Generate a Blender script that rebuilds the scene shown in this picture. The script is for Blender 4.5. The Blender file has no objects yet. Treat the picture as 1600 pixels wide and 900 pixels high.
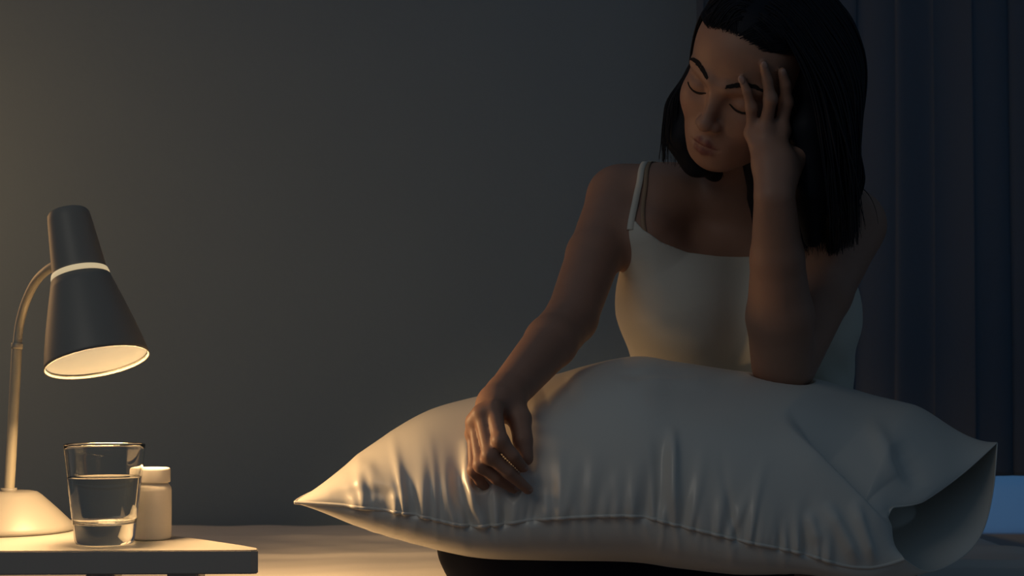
import bpy, bmesh, math, random
import numpy as np
from mathutils import Vector, Matrix

random.seed(7)
rng = np.random.default_rng(7)
S = bpy.context.scene
COL = S.collection

# ------------------------------------------------------------------ camera
F, HZ = 2310.0, 600.0            # focal length and horizon row for a 1600x900 frame
BED_Z = 0.45
CAM_Z = BED_Z + 0.298
cam = bpy.data.cameras.new('camera')
cam.sensor_fit = 'HORIZONTAL'; cam.sensor_width = 36.0
cam.lens = 36.0 * F / 1600.0
cam.shift_y = (HZ - 450.0) / 1600.0
cam.clip_start = 0.05
cam.dof.use_dof = True
cam.dof.focus_distance = 1.9
cam.dof.aperture_fstop = 9.0
cam_o = bpy.data.objects.new('camera', cam)
cam_o.location = (0, 0, CAM_Z); cam_o.rotation_euler = (math.pi / 2, 0, 0)
COL.objects.link(cam_o); S.camera = cam_o

def W(px, py, d):
    """real position of a point seen at a pixel and standing d metres away"""
    return np.array([(px - 800.0) / F * d, d, CAM_Z - (py - HZ) / F * d])

# ------------------------------------------------------------------ world, view
S.view_settings.view_transform = 'Standard'
S.view_settings.look = 'None'
S.view_settings.exposure = 0.0
S.view_settings.gamma = 1.0
S.view_settings.use_curve_mapping = False
world = bpy.data.worlds.new('night'); S.world = world
world.use_nodes = True
world.node_tree.nodes['Background'].inputs[0].default_value = (0.42, 0.68, 1.0, 1)
world.node_tree.nodes['Background'].inputs[1].default_value = 0.070

# dusk outside the window, behind the frosted pane
wl = bpy.data.lights.new('window_dusk', 'AREA')
wl.shape = 'RECTANGLE'; wl.size = 1.4; wl.size_y = 1.9
wl.energy = 2.7; wl.color = (0.20, 0.55, 1.0)
wlo = bpy.data.objects.new('window_dusk', wl)
wlo.location = (1.0, 3.9, 1.35); wlo.rotation_euler = (-math.pi / 2, 0, 0)
COL.objects.link(wlo)
LAMP_POWER = 4.6                  # desk lamp, straight out of the shade
BEAM_POWER = 20.0                  # desk lamp, the side of its beam that reaches the bed
# warm fill without a fixture, added left of the frame to warm the wall
rl = bpy.data.lights.new('warm_fill', 'POINT'); rl.energy = 9.0; rl.color = (1.0, 0.55, 0.23); rl.shadow_soft_size = 0.35
rlo = bpy.data.objects.new('warm_fill', rl); rlo.location = (-1.55, 2.62, 1.15); COL.objects.link(rlo)

# soft fill added on the camera's left to brighten the woman and pillow
fl = bpy.data.lights.new('front_fill', 'AREA'); fl.shape = 'RECTANGLE'; fl.size = 0.7; fl.size_y = 0.7
fl.energy = 1.4; fl.color = (1.0, 0.92, 0.80)
flo = bpy.data.objects.new('front_fill', fl); flo.location = (-0.75, 0.9, 1.6)
flo.rotation_euler = (Vector((0.3, 2.0, 0.75)) - Vector(flo.location)).to_track_quat('-Z', 'Y').to_euler(); COL.objects.link(flo)

# ------------------------------------------------------------------ helpers
def tag(o, label=None, cat=None, group=None, kind=None):
    if label: o['label'] = label
    if cat: o['category'] = cat
    if group: o['group'] = group
    if kind: o['kind'] = kind
    return o

def empty(name, loc):
    o = bpy.data.objects.new(name, None); COL.objects.link(o)
    o.location = loc; o.empty_display_size = 0.05
    return o

def link(name, me, mat, parent=None, smooth=True):
    o = bpy.data.objects.new(name, me); COL.objects.link(o)
    if mat: me.materials.append(mat)
    if smooth:
        me.polygons.foreach_set('use_smooth', [True] * len(me.polygons))
    if parent is not None:
        o.parent = parent
        o.matrix_parent_inverse = Matrix.Translation(Vector(parent.location)).inverted()
    return o

def mesh_np(name, v, f):
    me = bpy.data.meshes.new(name)
    v = np.asarray(v, dtype=np.float32)
    if isinstance(f, np.ndarray):
        n, k = f.shape
        me.vertices.add(len(v)); me.vertices.foreach_set('co', v.ravel())
        me.loops.add(n * k); me.loops.foreach_set('vertex_index', f.astype(np.int32).ravel())
        me.polygons.add(n)
        me.polygons.foreach_set('loop_start', (np.arange(n) * k).astype(np.int32))
        me.update(calc_edges=True)
    else:
        me.from_pydata([tuple(p) for p in v], [], f)
    me.validate()
    return me

def box(name, lo, hi, mat, parent=None, bev=0.003, seg=2):
    bm = bmesh.new()
    bmesh.ops.create_cube(bm, size=1)
    for v in bm.verts:
        for i in range(3):
            v.co[i] = lo[i] + (v.co[i] + 0.5) * (hi[i] - lo[i])
    if bev > 0:
        bmesh.ops.bevel(bm, geom=bm.edges[:], offset=bev, segments=seg, affect='EDGES', profile=0.5)
    me = bpy.data.meshes.new(name); bm.to_mesh(me); bm.free()
    return link(name, me, mat, parent, smooth=False)

def lathe(name, prof, mat, parent=None, n=64, M=None, closed=False, arc=None):
    """prof: list of (r, z); M: 4x4 numpy placing it"""
    prof = list(prof); vs = []; fs = []
    m = len(prof)
    for i in range(n):
        a = 2 * math.pi * i / n
        for r, z in prof:
            vs.append((r * math.cos(a), r * math.sin(a), z))
    rng_ = m if closed else m - 1
    for i in range(n):
        j = (i + 1) % n
        for k in range(rng_):
            l = (k + 1) % m
            fs.append((i * m + k, j * m + k, j * m + l, i * m + l))
    bm = bmesh.new()
    bv = [bm.verts.new(p) for p in vs]
    for f in fs: bm.faces.new([bv[i] for i in f])
    bmesh.ops.remove_doubles(bm, verts=bm.verts, dist=1e-6)
    bmesh.ops.dissolve_degenerate(bm, edges=bm.edges, dist=1e-7)
    bmesh.ops.recalc_face_normals(bm, faces=bm.faces)
    me = bpy.data.meshes.new(name); bm.to_mesh(me); bm.free()
    if M is not None: me.transform(Matrix(M.tolist()))
    return link(name, me, mat, parent)

def frame_fast(p):
    t = np.gradient(p, axis=0); t /= np.linalg.norm(t, axis=1)[:, None] + 1e-12
    a = np.array([0.31, 0.93, 0.2]); n = np.cross(t, a); n /= np.linalg.norm(n, axis=1)[:, None] + 1e-9
    return t, n, np.cross(t, n)

def frame_along(pts):
    pts = np.asarray(pts, float)
    t = np.gradient(pts, axis=0); t /= np.linalg.norm(t, axis=1)[:, None] + 1e-12
    up = np.array([0.03, 0.2, 1.0]); n = np.empty_like(t)
    ref = np.cross(t[0], up); ref /= np.linalg.norm(ref) + 1e-12
    for i in range(len(t)):
        ref = ref - t[i] * (ref @ t[i]); ref /= np.linalg.norm(ref) + 1e-12
        n[i] = ref
    return t, n, np.cross(t, n)

def tube_arrays(pts, rad, k=10, caps=True):
    pts = np.asarray(pts, float); m = len(pts)
    rad = np.broadcast_to(np.asarray(rad, float), (m,))
    t, n, b = frame_along(pts)
    a = np.arange(k) * 2 * np.pi / k
    v = pts[:, None] + rad[:, None, None] * (np.cos(a)[None, :, None] * n[:, None] + np.sin(a)[None, :, None] * b[:, None])
    v = v.reshape(-1, 3)
    f = []
    for i in range(m - 1):
        for j in range(k):
            jn = (j + 1) % k
            f.append((i * k + j, i * k + jn, (i + 1) * k + jn, (i + 1) * k + j))
    if caps:
        f.append(tuple(range(k))[::-1]); f.append(tuple((m - 1) * k + j for j in range(k)))
    return v, f

def tube(name, pts, rad, mat, parent=None, k=12):
    v, f = tube_arrays(pts, rad, k)
    return link(name, mesh_np(name, v, f), mat, parent)

def spline(pts, n):
    """Catmull-Rom through control rows, n samples"""
    p = np.asarray(pts, float); m = len(p)
    u = np.linspace(0, m - 1, n); i = np.minimum(u.astype(int), m - 2); t = (u - i)[:, None]
    g = lambda k: p[np.clip(k, 0, m - 1)]
    p0, p1, p2, p3 = g(i - 1), g(i), g(i + 1), g(i + 2)
    return 0.5 * ((2 * p1) + (-p0 + p2) * t + (2 * p0 - 5 * p1 + 4 * p2 - p3) * t ** 2 + (-p0 + 3 * p1 - 3 * p2 + p3) * t ** 3)

# ------------------------------------------------------------------ materials
def mat(name, col, rough=0.6, spec=0.5, bump=None, vary=None, **kw):
    m = bpy.data.materials.new(name); m.use_nodes = True
    nt = m.node_tree; bs = nt.nodes['Principled BSDF']
    bs.inputs['Base Color'].default_value = (*col, 1)
    bs.inputs['Roughness'].default_value = rough
    bs.inputs['Specular IOR Level'].default_value = spec
    for k, v in kw.items():
        bs.inputs[k.replace('_', ' ')].default_value = v
    tc = nt.nodes.new('ShaderNodeTexCoord')
    if vary:
        sc, amt = vary
        nz = nt.nodes.new('ShaderNodeTexNoise'); nz.inputs['Scale'].default_value = sc; nz.inputs['Detail'].default_value = 5
        nt.links.new(tc.outputs['Object'], nz.inputs['Vector'])
        mx = nt.nodes.new('ShaderNodeMixRGB'); mx.blend_type = 'MIX'
        mx.inputs[1].default_value = (*[c * (1 - amt) for c in col], 1)
        mx.inputs[2].default_value = (*[min(1, c * (1 + amt)) for c in col], 1)
        nt.links.new(nz.outputs['Fac'], mx.inputs[0]); nt.links.new(mx.outputs[0], bs.inputs['Base Color'])
    if bump:
        sc, st, dist = bump
        nz = nt.nodes.new('ShaderNodeTexNoise'); nz.inputs['Scale'].default_value = sc; nz.inputs['Detail'].default_value = 4
        nt.links.new(tc.outputs['Object'], nz.inputs['Vector'])
        bp = nt.nodes.new('ShaderNodeBump'); bp.inputs['Strength'].default_value = st; bp.inputs['Distance'].default_value = dist
        nt.links.new(nz.outputs['Fac'], bp.inputs['Height']); nt.links.new(bp.outputs[0], bs.inputs['Normal'])
    return m

M_wall = mat('wall_paint', (0.20, 0.27, 0.33), 0.9, 0.2, bump=(60, 0.15, 0.004), vary=(3, 0.04))
M_floor = mat('floor_board', (0.20, 0.15, 0.11), 0.55, vary=(6, 0.2))
M_sheet = mat('sheet_cotton', (0.74, 0.70, 0.64), 0.85, 0.2, bump=(400, 0.1, 0.001))
M_bedwood = mat('bed_wood', (0.16, 0.11, 0.08), 0.5, vary=(9, 0.2))
M_satin = mat('pillow_satin', (0.74, 0.70, 0.62), 0.32, 0.55, Sheen_Weight=0.15, Sheen_Roughness=0.4)
M_tabletop = mat('table_lacquer', (0.42, 0.40, 0.36), 0.4, vary=(20, 0.02))
M_tableedge = mat('table_leg_paint', (0.55, 0.53, 0.5), 0.5)
M_lampgrey = mat('lamp_grey_paint', (0.25, 0.24, 0.215), 0.42, 0.4)
M_lampwhite = mat('lamp_white_plastic', (0.29, 0.28, 0.26), 0.45)
M_lampmetal = mat('lamp_neck_metal', (0.50, 0.47, 0.38), 0.45, Metallic=0.3)
M_pill = mat('bottle_white_plastic', (0.68, 0.65, 0.60), 0.4)
M_tank = mat('tank_cotton', (0.72, 0.68, 0.58), 0.95, 0.15, bump=(700, 0.25, 0.001))
M_trouser = mat('trouser_navy', (0.010, 0.013, 0.026), 0.9, 0.15, bump=(500, 0.2, 0.001))
M_hair = mat('hair_black', (0.006, 0.008, 0.014), 0.6, 0.2)
M_brow = mat('brow_hair', (0.022, 0.016, 0.014), 0.7, 0.2)
M_nail = mat('nail', (0.46, 0.28, 0.22), 0.3)
M_strap2 = mat('beige_strap', (0.36, 0.24, 0.15), 0.8)
M_frame = mat('window_frame_paint', (0.5, 0.52, 0.55), 0.5)

def glass_mat(name, ior, col=(1, 1, 1), rough=0.0):
    m = bpy.data.materials.new(name); m.use_nodes = True
    bs = m.node_tree.nodes['Principled BSDF']
    bs.inputs['Base Color'].default_value = (*col, 1); bs.inputs['Roughness'].default_value = rough
    bs.inputs['Transmission Weight'].default_value = 1.0; bs.inputs['IOR'].default_value = ior
    return m
M_glass = glass_mat('tumbler_glass', 1.5, (0.97, 0.98, 0.97))
M_water = glass_mat('water', 1.33)

def emit_mat(name, col, st):
    m = bpy.data.materials.new(name); m.use_nodes = True
    bs = m.node_tree.nodes['Principled BSDF']
    bs.inputs['Base Color'].default_value = (0.6, 0.55, 0.45, 1)
    bs.inputs['Emission Color'].default_value = (*col, 1); bs.inputs['Emission Strength'].default_value = st
    return m
M_glow = emit_mat('lamp_diffuser', (0.55, 0.43, 0.25), 0.75)
M_ring = emit_mat('lamp_ring', (0.58, 0.45, 0.25), 0.85)

def translucent_mat(name, col, back, tr, rough=0.9):
    m = bpy.data.materials.new(name); m.use_nodes = True
    nt = m.node_tree; bs = nt.nodes['Principled BSDF']; out = nt.nodes['Material Output']
    bs.inputs['Base Color'].default_value = (*col, 1); bs.inputs['Roughness'].default_value = rough
    bs.inputs['Specular IOR Level'].default_value = 0.15
    t = nt.nodes.new('ShaderNodeBsdfTranslucent'); t.inputs[0].default_value = (*back, 1)
    mx = nt.nodes.new('ShaderNodeMixShader'); mx.inputs[0].default_value = tr
    nt.links.new(bs.outputs[0], mx.inputs[1]); nt.links.new(t.outputs[0], mx.inputs[2])
    nt.links.new(mx.outputs[0], out.inputs['Surface'])
    return m
M_curtain = translucent_mat('curtain_cloth', (0.105, 0.12, 0.145), (0.2, 0.27, 0.33), 0.06)
M_frost = translucent_mat('frosted_pane', (0.55, 0.62, 0.7), (0.8, 0.9, 1.0), 0.8, 0.5)

def skin_mat():
    m = mat('skin', (0.50, 0.29, 0.205), 0.5, 0.4)
    nt = m.node_tree; bs = nt.nodes['Principled BSDF']
    at = nt.nodes.new('ShaderNodeAttribute'); at.attribute_name = 'tint'
    tc = nt.nodes.new('ShaderNodeTexCoord')
    nz = nt.nodes.new('ShaderNodeTexNoise'); nz.inputs['Scale'].default_value = 35; nz.inputs['Detail'].default_value = 6
    nt.links.new(tc.outputs['Object'], nz.inputs['Vector'])
    rp = nt.nodes.new('ShaderNodeMapRange'); rp.inputs[3].default_value = 0.9; rp.inputs[4].default_value = 1.08
    nt.links.new(nz.outputs['Fac'], rp.inputs[0])
    mx = nt.nodes.new('ShaderNodeVectorMath'); mx.operation = 'SCALE'
    nt.links.new(at.outputs['Color'], mx.inputs[0]); nt.links.new(rp.outputs[0], mx.inputs['Scale'])
    nt.links.new(mx.outputs[0], bs.inputs['Base Color'])
    n2 = nt.nodes.new('ShaderNodeTexNoise'); n2.inputs['Scale'].default_value = 600
    nt.links.new(tc.outputs['Object'], n2.inputs['Vector'])
    bp = nt.nodes.new('ShaderNodeBump'); bp.inputs['Strength'].default_value = 0.12; bp.inputs['Distance'].default_value = 0.0006
    nt.links.new(n2.outputs['Fac'], bp.inputs['Height']); nt.links.new(bp.outputs[0], bs.inputs['Normal'])
    bs.inputs['Subsurface Weight'].default_value = 0.12
    bs.inputs['Subsurface Radius'].default_value = (0.012, 0.005, 0.003)
    bs.inputs['Subsurface Scale'].default_value = 0.6
    return m
M_skin = skin_mat()

# ------------------------------------------------------------------ room shell
WALL_D = 3.2
def struct(o): o['kind'] = 'structure'; return o
WX0, WX1, WZ0, WZ1 = 0.44, 1.75, 0.36, 2.2     # window opening in the back wall
def wall_back():
    bm = bmesh.new()
    for lo, hi in (((-4.0, 0), (WX0, 2.7)), ((WX1, 0), (4.0, 2.7)), ((WX0, 0), (WX1, WZ0)), ((WX0, WZ1), (WX1, 2.7))):
        r = bmesh.ops.create_cube(bm, size=1)
        for v in r['verts']:
            v.co.x = lo[0] + (v.co.x + .5) * (hi[0] - lo[0]); v.co.z = lo[1] + (v.co.z + .5) * (hi[1] - lo[1])
            v.co.y = WALL_D + (v.co.y + .5) * 0.12
    me = bpy.data.meshes.new('wall_back'); bm.to_mesh(me); bm.free()
    return struct(link('wall_back', me, M_wall, smooth=False))
wall_back()
struct(box('floor', (-4.0, -1.5, -0.05), (4.0, WALL_D + 0.12, 0.0), M_floor, bev=0))
win = struct(empty('window_1', ((WX0 + WX1) / 2, WALL_D + 0.06, WZ0)))
bmf = bmesh.new()
for lo, hi in (((WX0, WZ0), (WX0 + .05, WZ1)), ((WX1 - .05, WZ0), (WX1, WZ1)), ((WX0, WZ0), (WX1, WZ0 + .06)),
               ((WX0, WZ1 - .05), (WX1, WZ1))):
    r = bmesh.ops.create_cube(bmf, size=1)
    for v in r['verts']:
        v.co.x = lo[0] + (v.co.x + .5) * (hi[0] - lo[0]); v.co.z = lo[1] + (v.co.z + .5) * (hi[1] - lo[1])
        v.co.y = WALL_D + 0.06 + v.co.y * 0.06
me = bpy.data.meshes.new('window_frame'); bmf.to_mesh(me); bmf.free()
link('window_frame', me, M_frame, win, smooth=False)
box('pane', (WX0 + .04, WALL_D + 0.056, WZ0 + .05), (WX1 - .04, WALL_D + 0.064, WZ1 - .04), M_frost, win, bev=0)

# ------------------------------------------------------------------ curtain
def curtain():
    cd = WALL_D - 0.13
    z0 = CAM_Z - (741 - HZ) / F * cd
    z1 = 2.35
    x0 = (1080 - 800) / F * cd; x1 = 1.85
    nu, nv = 420, 40
    u = np.linspace(0, 1, nu)[:, None]; v = np.linspace(0, 1, nv)[None, :]
    x = x0 + (x1 - x0) * u
    ph = 2 * np.pi * (x - x0) / 0.16
    amp = 0.008 * (0.75 + 0.25 * np.sin(7 * x + 1.0)) * (1 - 0.35 * v)
    wob = ph + 0.9 * np.sin(2.3 * x) + 0.35 * np.sin(3 * v + 5 * x)
    y = cd + amp * np.sin(wob) + 0.003 * np.sin(2.6 * wob + 1.3)
    xx = x + 0.012 * np.sin(2 * wob) + 0.01 * (v - .5) * np.sin(3 * x)
    z = z0 + (z1 - z0) * v + 0.0 * x
    V = np.stack([np.broadcast_to(xx, (nu, nv)), np.broadcast_to(y, (nu, nv)), np.broadcast_to(z, (nu, nv))], -1).reshape(-1, 3)
    I = np.arange(nu * nv).reshape(nu, nv)
    Fq = np.stack([I[:-1, :-1], I[1:, :-1], I[1:, 1:], I[:-1, 1:]], -1).reshape(-1, 4)
    root = empty('curtain', (x0 + 0.4, cd, z0))
    tag(root, 'long dark blue grey curtain hanging in soft folds behind the woman', 'curtain')
    o = link('drape', mesh_np('drape', V, Fq), M_curtain, root)
    hem = V.reshape(nu, nv, 3)[:, 0]
    tube('hem', hem[::2], 0.0035, M_curtain, root, k=6)
    rod = [(x0 - 0.25, cd, z1 + 0.02), (x1 + 0.3, cd, z1 + 0.02)]
    r = tube('curtain_rod', np.linspace(rod[0], rod[1], 6), 0.012, M_bedwood, root)
curtain()

# ------------------------------------------------------------------ bed
def bed():
    X0, X1, Y0, Y1 = -1.25, 0.95, 1.80, WALL_D - 0.02
    root = empty('bed', ((X0 + X1) / 2, (Y0 + Y1) / 2, 0))
    tag(root, 'low bed with a pale cotton sheet that the woman sits on', 'bed')
    nu, nv = 240, 160
    u = np.linspace(0, 1, nu); v = np.linspace(0, 1, nv)
    xs = X0 + (X1 - X0) * u; ys = Y0 + (Y1 - Y0) * v
    Xg, Yg = np.meshgrid(xs, ys, indexing='ij')
    e = np.minimum(np.minimum(Xg - X0, X1 - Xg), np.minimum(Yg - Y0, Y1 - Yg))
    Z = BED_Z - 0.03 * np.exp(-(np.maximum(e, 0) / 0.018)) 
    wr = 0.0016 * np.sin(38 * (Xg + 0.6 * Yg) + 2.5 * np.sin(9 * Yg)) + 0.0012 * np.sin(61 * (Yg - 0.35 * Xg) + 2 * np.sin(7 * Xg))
    Z += wr * 0.4
    # soft folds pulled out beside the pillow on the right
    for cx, cy, ang, L, wd, hh in ((0.78, 2.42, 0.10, 0.28, 0.014, 0.012), (0.80, 2.62, -0.06, 0.3, 0.02, 0.012), (-0.35, 2.55, 0.15, 0.3, 0.02, 0.006), (-0.2, 2.85, -0.1, 0.35, 0.03, 0.006)):
        a = (Xg - cx) * math.cos(ang) + (Yg - cy) * math.sin(ang); b = -(Xg - cx) * math.sin(ang) + (Yg - cy) * math.cos(ang)
        Z += hh * np.exp(-(b / wd) ** 2) * np.exp(-(a / L) ** 4)
    V = np.stack([Xg, Yg, Z], -1).reshape(-1, 3)
    I = np.arange(nu * nv).reshape(nu, nv)
    fs = np.stack([I[:-1, :-1], I[1:, :-1], I[1:, 1:], I[:-1, 1:]], -1).reshape(-1, 4)
    ring = np.concatenate([I[:, 0], I[-1, 1:], I[-2::-1, -1], I[0, -2:0:-1]])
    nb = len(V); low = V[ring].copy(); low[:, 2] = 0.20
    V = np.concatenate([V, low])
    k = len(ring); a = ring; b = np.roll(ring, -1); la = nb + np.arange(k); lb = np.roll(la, -1)
    fs = np.concatenate([fs, np.stack([la, lb, b, a], -1)])
    link('mattress', mesh_np('mattress', V, fs), M_sheet, root)
    box('bed_frame', (X0 - .02, Y0 + .02, 0.10), (X1 + .02, Y1 - .01, 0.205), M_bedwood, root, 0.006)
    for x in (X0 + .05, X1 - .05):
        for y in (Y0 + .08, Y1 - .08):
            box('leg', (x - .03, y - .03, 0), (x + .03, y + .03, 0.11), M_bedwood, root, 0.004)
bed()

# ------------------------------------------------------------------ bedside table
TZ = CAM_Z - 0.2036
def bedside_table():
    cx, cy = W(403, 858, 1.816)[:2]
    root = empty('bedside_table', (cx, cy, BED_Z))
    tag(root, 'low white lacquered table in the lower left corner, under the lamp and tumbler', 'table')
    poly = [(-0.312, 1.816), (-0.316, 1.836), (-0.345, 1.872), (-0.40, 1.932), (-0.47, 2.000), (-0.56, 2.075), (-0.66, 2.135), (-0.76, 2.165), (-0.86, 2.170),
            (-0.905, 2.155), (-0.92, 2.12), (-0.92, 1.83), (-0.91, 1.80), (-0.885, 1.7905), (-0.60, 1.8035), (-0.320, 1.8125)]
    bm = bmesh.new()
    f = bm.faces.new([bm.verts.new((x, y, TZ - 0.0295)) for x, y in poly])
    r = bmesh.ops.extrude_face_region(bm, geom=[f])
    for v in r['geom']:
        if isinstance(v, bmesh.types.BMVert): v.co.z = TZ
    bmesh.ops.recalc_face_normals(bm, faces=bm.faces)
    bmesh.ops.bevel(bm, geom=[e for e in bm.edges if abs(e.verts[0].co.z - e.verts[1].co.z) < 1e-6], offset=0.0014, segments=2, affect='EDGES')
    me = bpy.data.meshes.new('tabletop'); bm.to_mesh(me); bm.free()
    link('tabletop', me, M_tabletop, root, smooth=False)
    for x, y in ((-0.41, 1.86), (-0.86, 1.85), (-0.84, 2.11), (-0.56, 2.03)):
        box('leg', (x - .02, y - .02, BED_Z + 0.003), (x + .02, y + .02, TZ - 0.0295), M_tableedge, root, 0.003)
bedside_table()

def place(c, axis=(0, 0, 1)):
    z = np.array(axis, float); z /= np.linalg.norm(z)
    x = np.cross((0, 1, 0), z); x /= np.linalg.norm(x); y = np.cross(z, x)
    M = np.eye(4); M[:3, 0] = x; M[:3, 1] = y; M[:3, 2] = z; M[:3, 3] = c
    return M

# ------------------------------------------------------------------ lamp
def table_lamp():
    k = 1.27                      # real size of this lamp
    bx, by = W(12, 800, 2.045)[:2]
    root = empty('desk_lamp', (bx, by, TZ))
    tag(root, 'lit grey desk lamp with a tilted bell shade on the bedside table', 'lamp')
    B = place((bx, by, TZ))
    lathe('lamp_base', [(0, 0), (0.066, 0), (0.070, 0.001), (0.0705, 0.0035), (0.068, 0.008), (0.052, 0.024), (0.036, 0.039),
                        (0.031, 0.0425), (0.026, 0.0435), (0, 0.0437)], M_lampwhite, root, 72, B @ np.diag([k, k, k, 1.0]))
    A = np.array([0.2426, -0.208, -0.948]); A /= np.linalg.norm(A)
    O = W(152, 567, 1.892)
    U = -A
    Cc = O + U * 0.1010
    Mo = place(O, U)
    prof = [(0.0548, 0.0), (0.0542, 0.004), (0.0515, 0.018), (0.0468, 0.038), (0.0405, 0.062), (0.0340, 0.085), (0.0312, 0.0950)]
    inner = [(r - 0.0016, z) for r, z in prof[::-1]]
    inner[-1] = (0.0536, 0.0003)
    Mo = Mo @ np.diag([0.955 * k, 0.955 * k, 0.955 * k, 1.0])
    lathe('lamp_shade', prof + inner, M_lampgrey, root, 96, Mo, closed=True)
    lathe('glow_ring', [(0.0270, 0.0945), (0.0310, 0.0947), (0.0308, 0.0985), (0.0298, 0.1018), (0.0270, 0.1020)], M_ring, root, 72, Mo, closed=True)
    cap = [(0.0288, 0.1005), (0.0283, 0.108), (0.0258, 0.135), (0.0232, 0.162), (0.0222, 0.169), (0.0205, 0.1715), (0.015, 0.1728), (0, 0.173)]
    lathe('socket_cap', cap, M_lampgrey, root, 72, Mo)
    lathe('diffuser', [(0, 0.0045), (0.0531, 0.0045), (0.0531, 0.0060), (0, 0.0060)], M_glow, root, 72, Mo)
    lathe('cap_seal', [(0, 0.096), (0.0288, 0.096), (0.0288, 0.0975), (0, 0.0975)], M_lampwhite, root, 48, Mo)
    z0 = TZ + 0.0425 * k
    p0 = W(14, 771, 2.045); p0[2] = z0
    lower = spline([p0, W(17, 720, 2.045), W(22, 625, 2.045), W(26.5, 540, 2.045)], 24)
    tube('lamp_post', lower, 0.0056 * k, M_lampmetal, root, 20)
    upper = spline([W(26.5, 541, 2.045), W(31, 505, 2.045), W(41, 470, 2.032), W(56, 440, 2.000), W(75, 421, 1.962), W(98, 408, 1.937)], 40)
    tube('gooseneck', upper, 0.0047 * k, M_lampmetal, root, 20)
    tube('neck_joint', np.linspace(W(26.3, 545, 2.045), W(26.9, 536, 2.045), 4), 0.0061 * k, M_lampmetal, root, 20)
    tube('neck_collar', np.linspace([p0[0], p0[1], TZ + 0.042 * k], [p0[0], p0[1], TZ + 0.047 * k], 3), 0.0085 * k, M_lampwhite, root, 24)
    al = bpy.data.lights.new('lamp_light', 'AREA'); al.shape = 'DISK'; al.size = 0.092 * k
    al.energy = LAMP_POWER; al.color = (1.0, 0.61, 0.27)
    lo = bpy.data.objects.new('lamp_light', al)
    lo.matrix_world = Matrix(place(O + U * 0.0035, U).tolist())
    COL.objects.link(lo)
    sl = bpy.data.lights.new('lamp_beam', 'SPOT'); sl.energy = BEAM_POWER; sl.color = (1.0, 0.61, 0.27)
    sl.spot_size = math.radians(66); sl.spot_blend = 1.0; sl.shadow_soft_size = 0.05
    so = bpy.data.objects.new('lamp_beam', sl)
    st = O + A * 0.015
    so.location = st
    so.rotation_euler = Vector(np.array([-0.17, 2.46, BED_Z]) - st).to_track_quat('-Z', 'Y').to_euler()
    COL.objects.link(so)
table_lamp()

# ------------------------------------------------------------------ glass of water
def water_glass():
    c = W(163.5, 848, 1.882); c[2] = TZ
    root = empty('water_glass', c)
    tag(root, 'clear tumbler half full of water in front of the white bottle', 'glass')
    P = place((c[0], c[1], TZ + 0.0004)) @ np.diag([1.27, 1.27, 1.27, 1.0])
    ro = lambda z: 0.0288 + (0.0400 - 0.0288) * (z / 0.1) ** 0.95
    ri = lambda z: ro(z) - 0.0021
    zs = np.linspace(0.0035, 0.0985, 22)
    outer = [(0, 0.0012), (0.018, 0.0010), (0.0262, 0.0), (0.0278, 0.0009), (0.0287, 0.0025)] + [(ro(z), z) for z in zs]
    rim = [(ro(.1) - 0.0004, 0.0997), (ro(.1) - 0.0011, 0.1001), (ri(.1) + 0.0002, 0.0997)]
    zi = np.linspace(0.0985, 0.026, 20)
    inner = [(ri(z), z) for z in zi] + [(ri(.02) - 0.001, 0.0228), (ri(.02) - 0.004, 0.0213), (0.016, 0.0203), (0, 0.0200)]
    lathe('tumbler', outer + rim + inner, M_glass, root, 96, P)
    lvl = 0.0672
    e = 0.0002
    wz = np.linspace(0.026, lvl - 0.001, 14)
    water = [(0, 0.0200 - e), (0.016, 0.0203 - e), (ri(.02) - 0.004 + e, 0.0213 - e), (ri(.02) - 0.001 + e, 0.0228)] + [(ri(z) + e, z) for z in wz] + \
            [(ri(lvl) + e, lvl + 0.0004), (ri(lvl) - 0.0012, lvl), (0, lvl - 0.0001)]
    lathe('water', water, M_water, root, 96, P)
water_glass()

def pill_bottle():
    c = W(236, 848, 1.940); c[2] = TZ
    root = empty('pill_bottle', c)
    tag(root, 'small white plastic pill bottle with a screw cap behind the tumbler', 'bottle')
    k = 1.27
    P = place((c[0], c[1], TZ + 0.0003)) @ np.diag([k, k, k, 1.0])
    lathe('bottle_body', [(0, 0.0008), (0.0165, 0.0006), (0.0190, 0.0), (0.0204, 0.0012), (0.0208, 0.003), (0.0208, 0.050), (0.0203, 0.0535),
                          (0.0185, 0.0562), (0.0172, 0.0575), (0.0170, 0.0625), (0, 0.0625)], M_pill, root, 72, P)
    k_ = k; n = 90; prof = [(0.0187, 0.0588), (0.0194, 0.0592), (0.0196, 0.0605), (0.0196, 0.0715), (0.0190, 0.0732), (0.0178, 0.0738), (0, 0.0739)]
    vs = []; fs = []; m = len(prof)
    for i in range(n):
        a = 2 * math.pi * i / n; k = 1.0 - (0.014 if i % 2 else 0)
        for j, (r, z) in enumerate(prof):
            kk = k if 1 < j < 4 else 1
            vs.append((c[0] + k_ * r * kk * math.cos(a), c[1] + k_ * r * kk * math.sin(a), TZ + k_ * z))
    for i in range(n):
        j = (i + 1) % n
        for q in range(m - 1):
            if q == m - 2:
                fs.append((i * m + q, j * m + q, i * m + q + 1))
            else:
                fs.append((i * m + q, j * m + q, j * m + q + 1, i * m + q + 1))
    link('screw_cap', mesh_np('screw_cap', vs, fs), M_pill, root)
pill_bottle()

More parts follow.
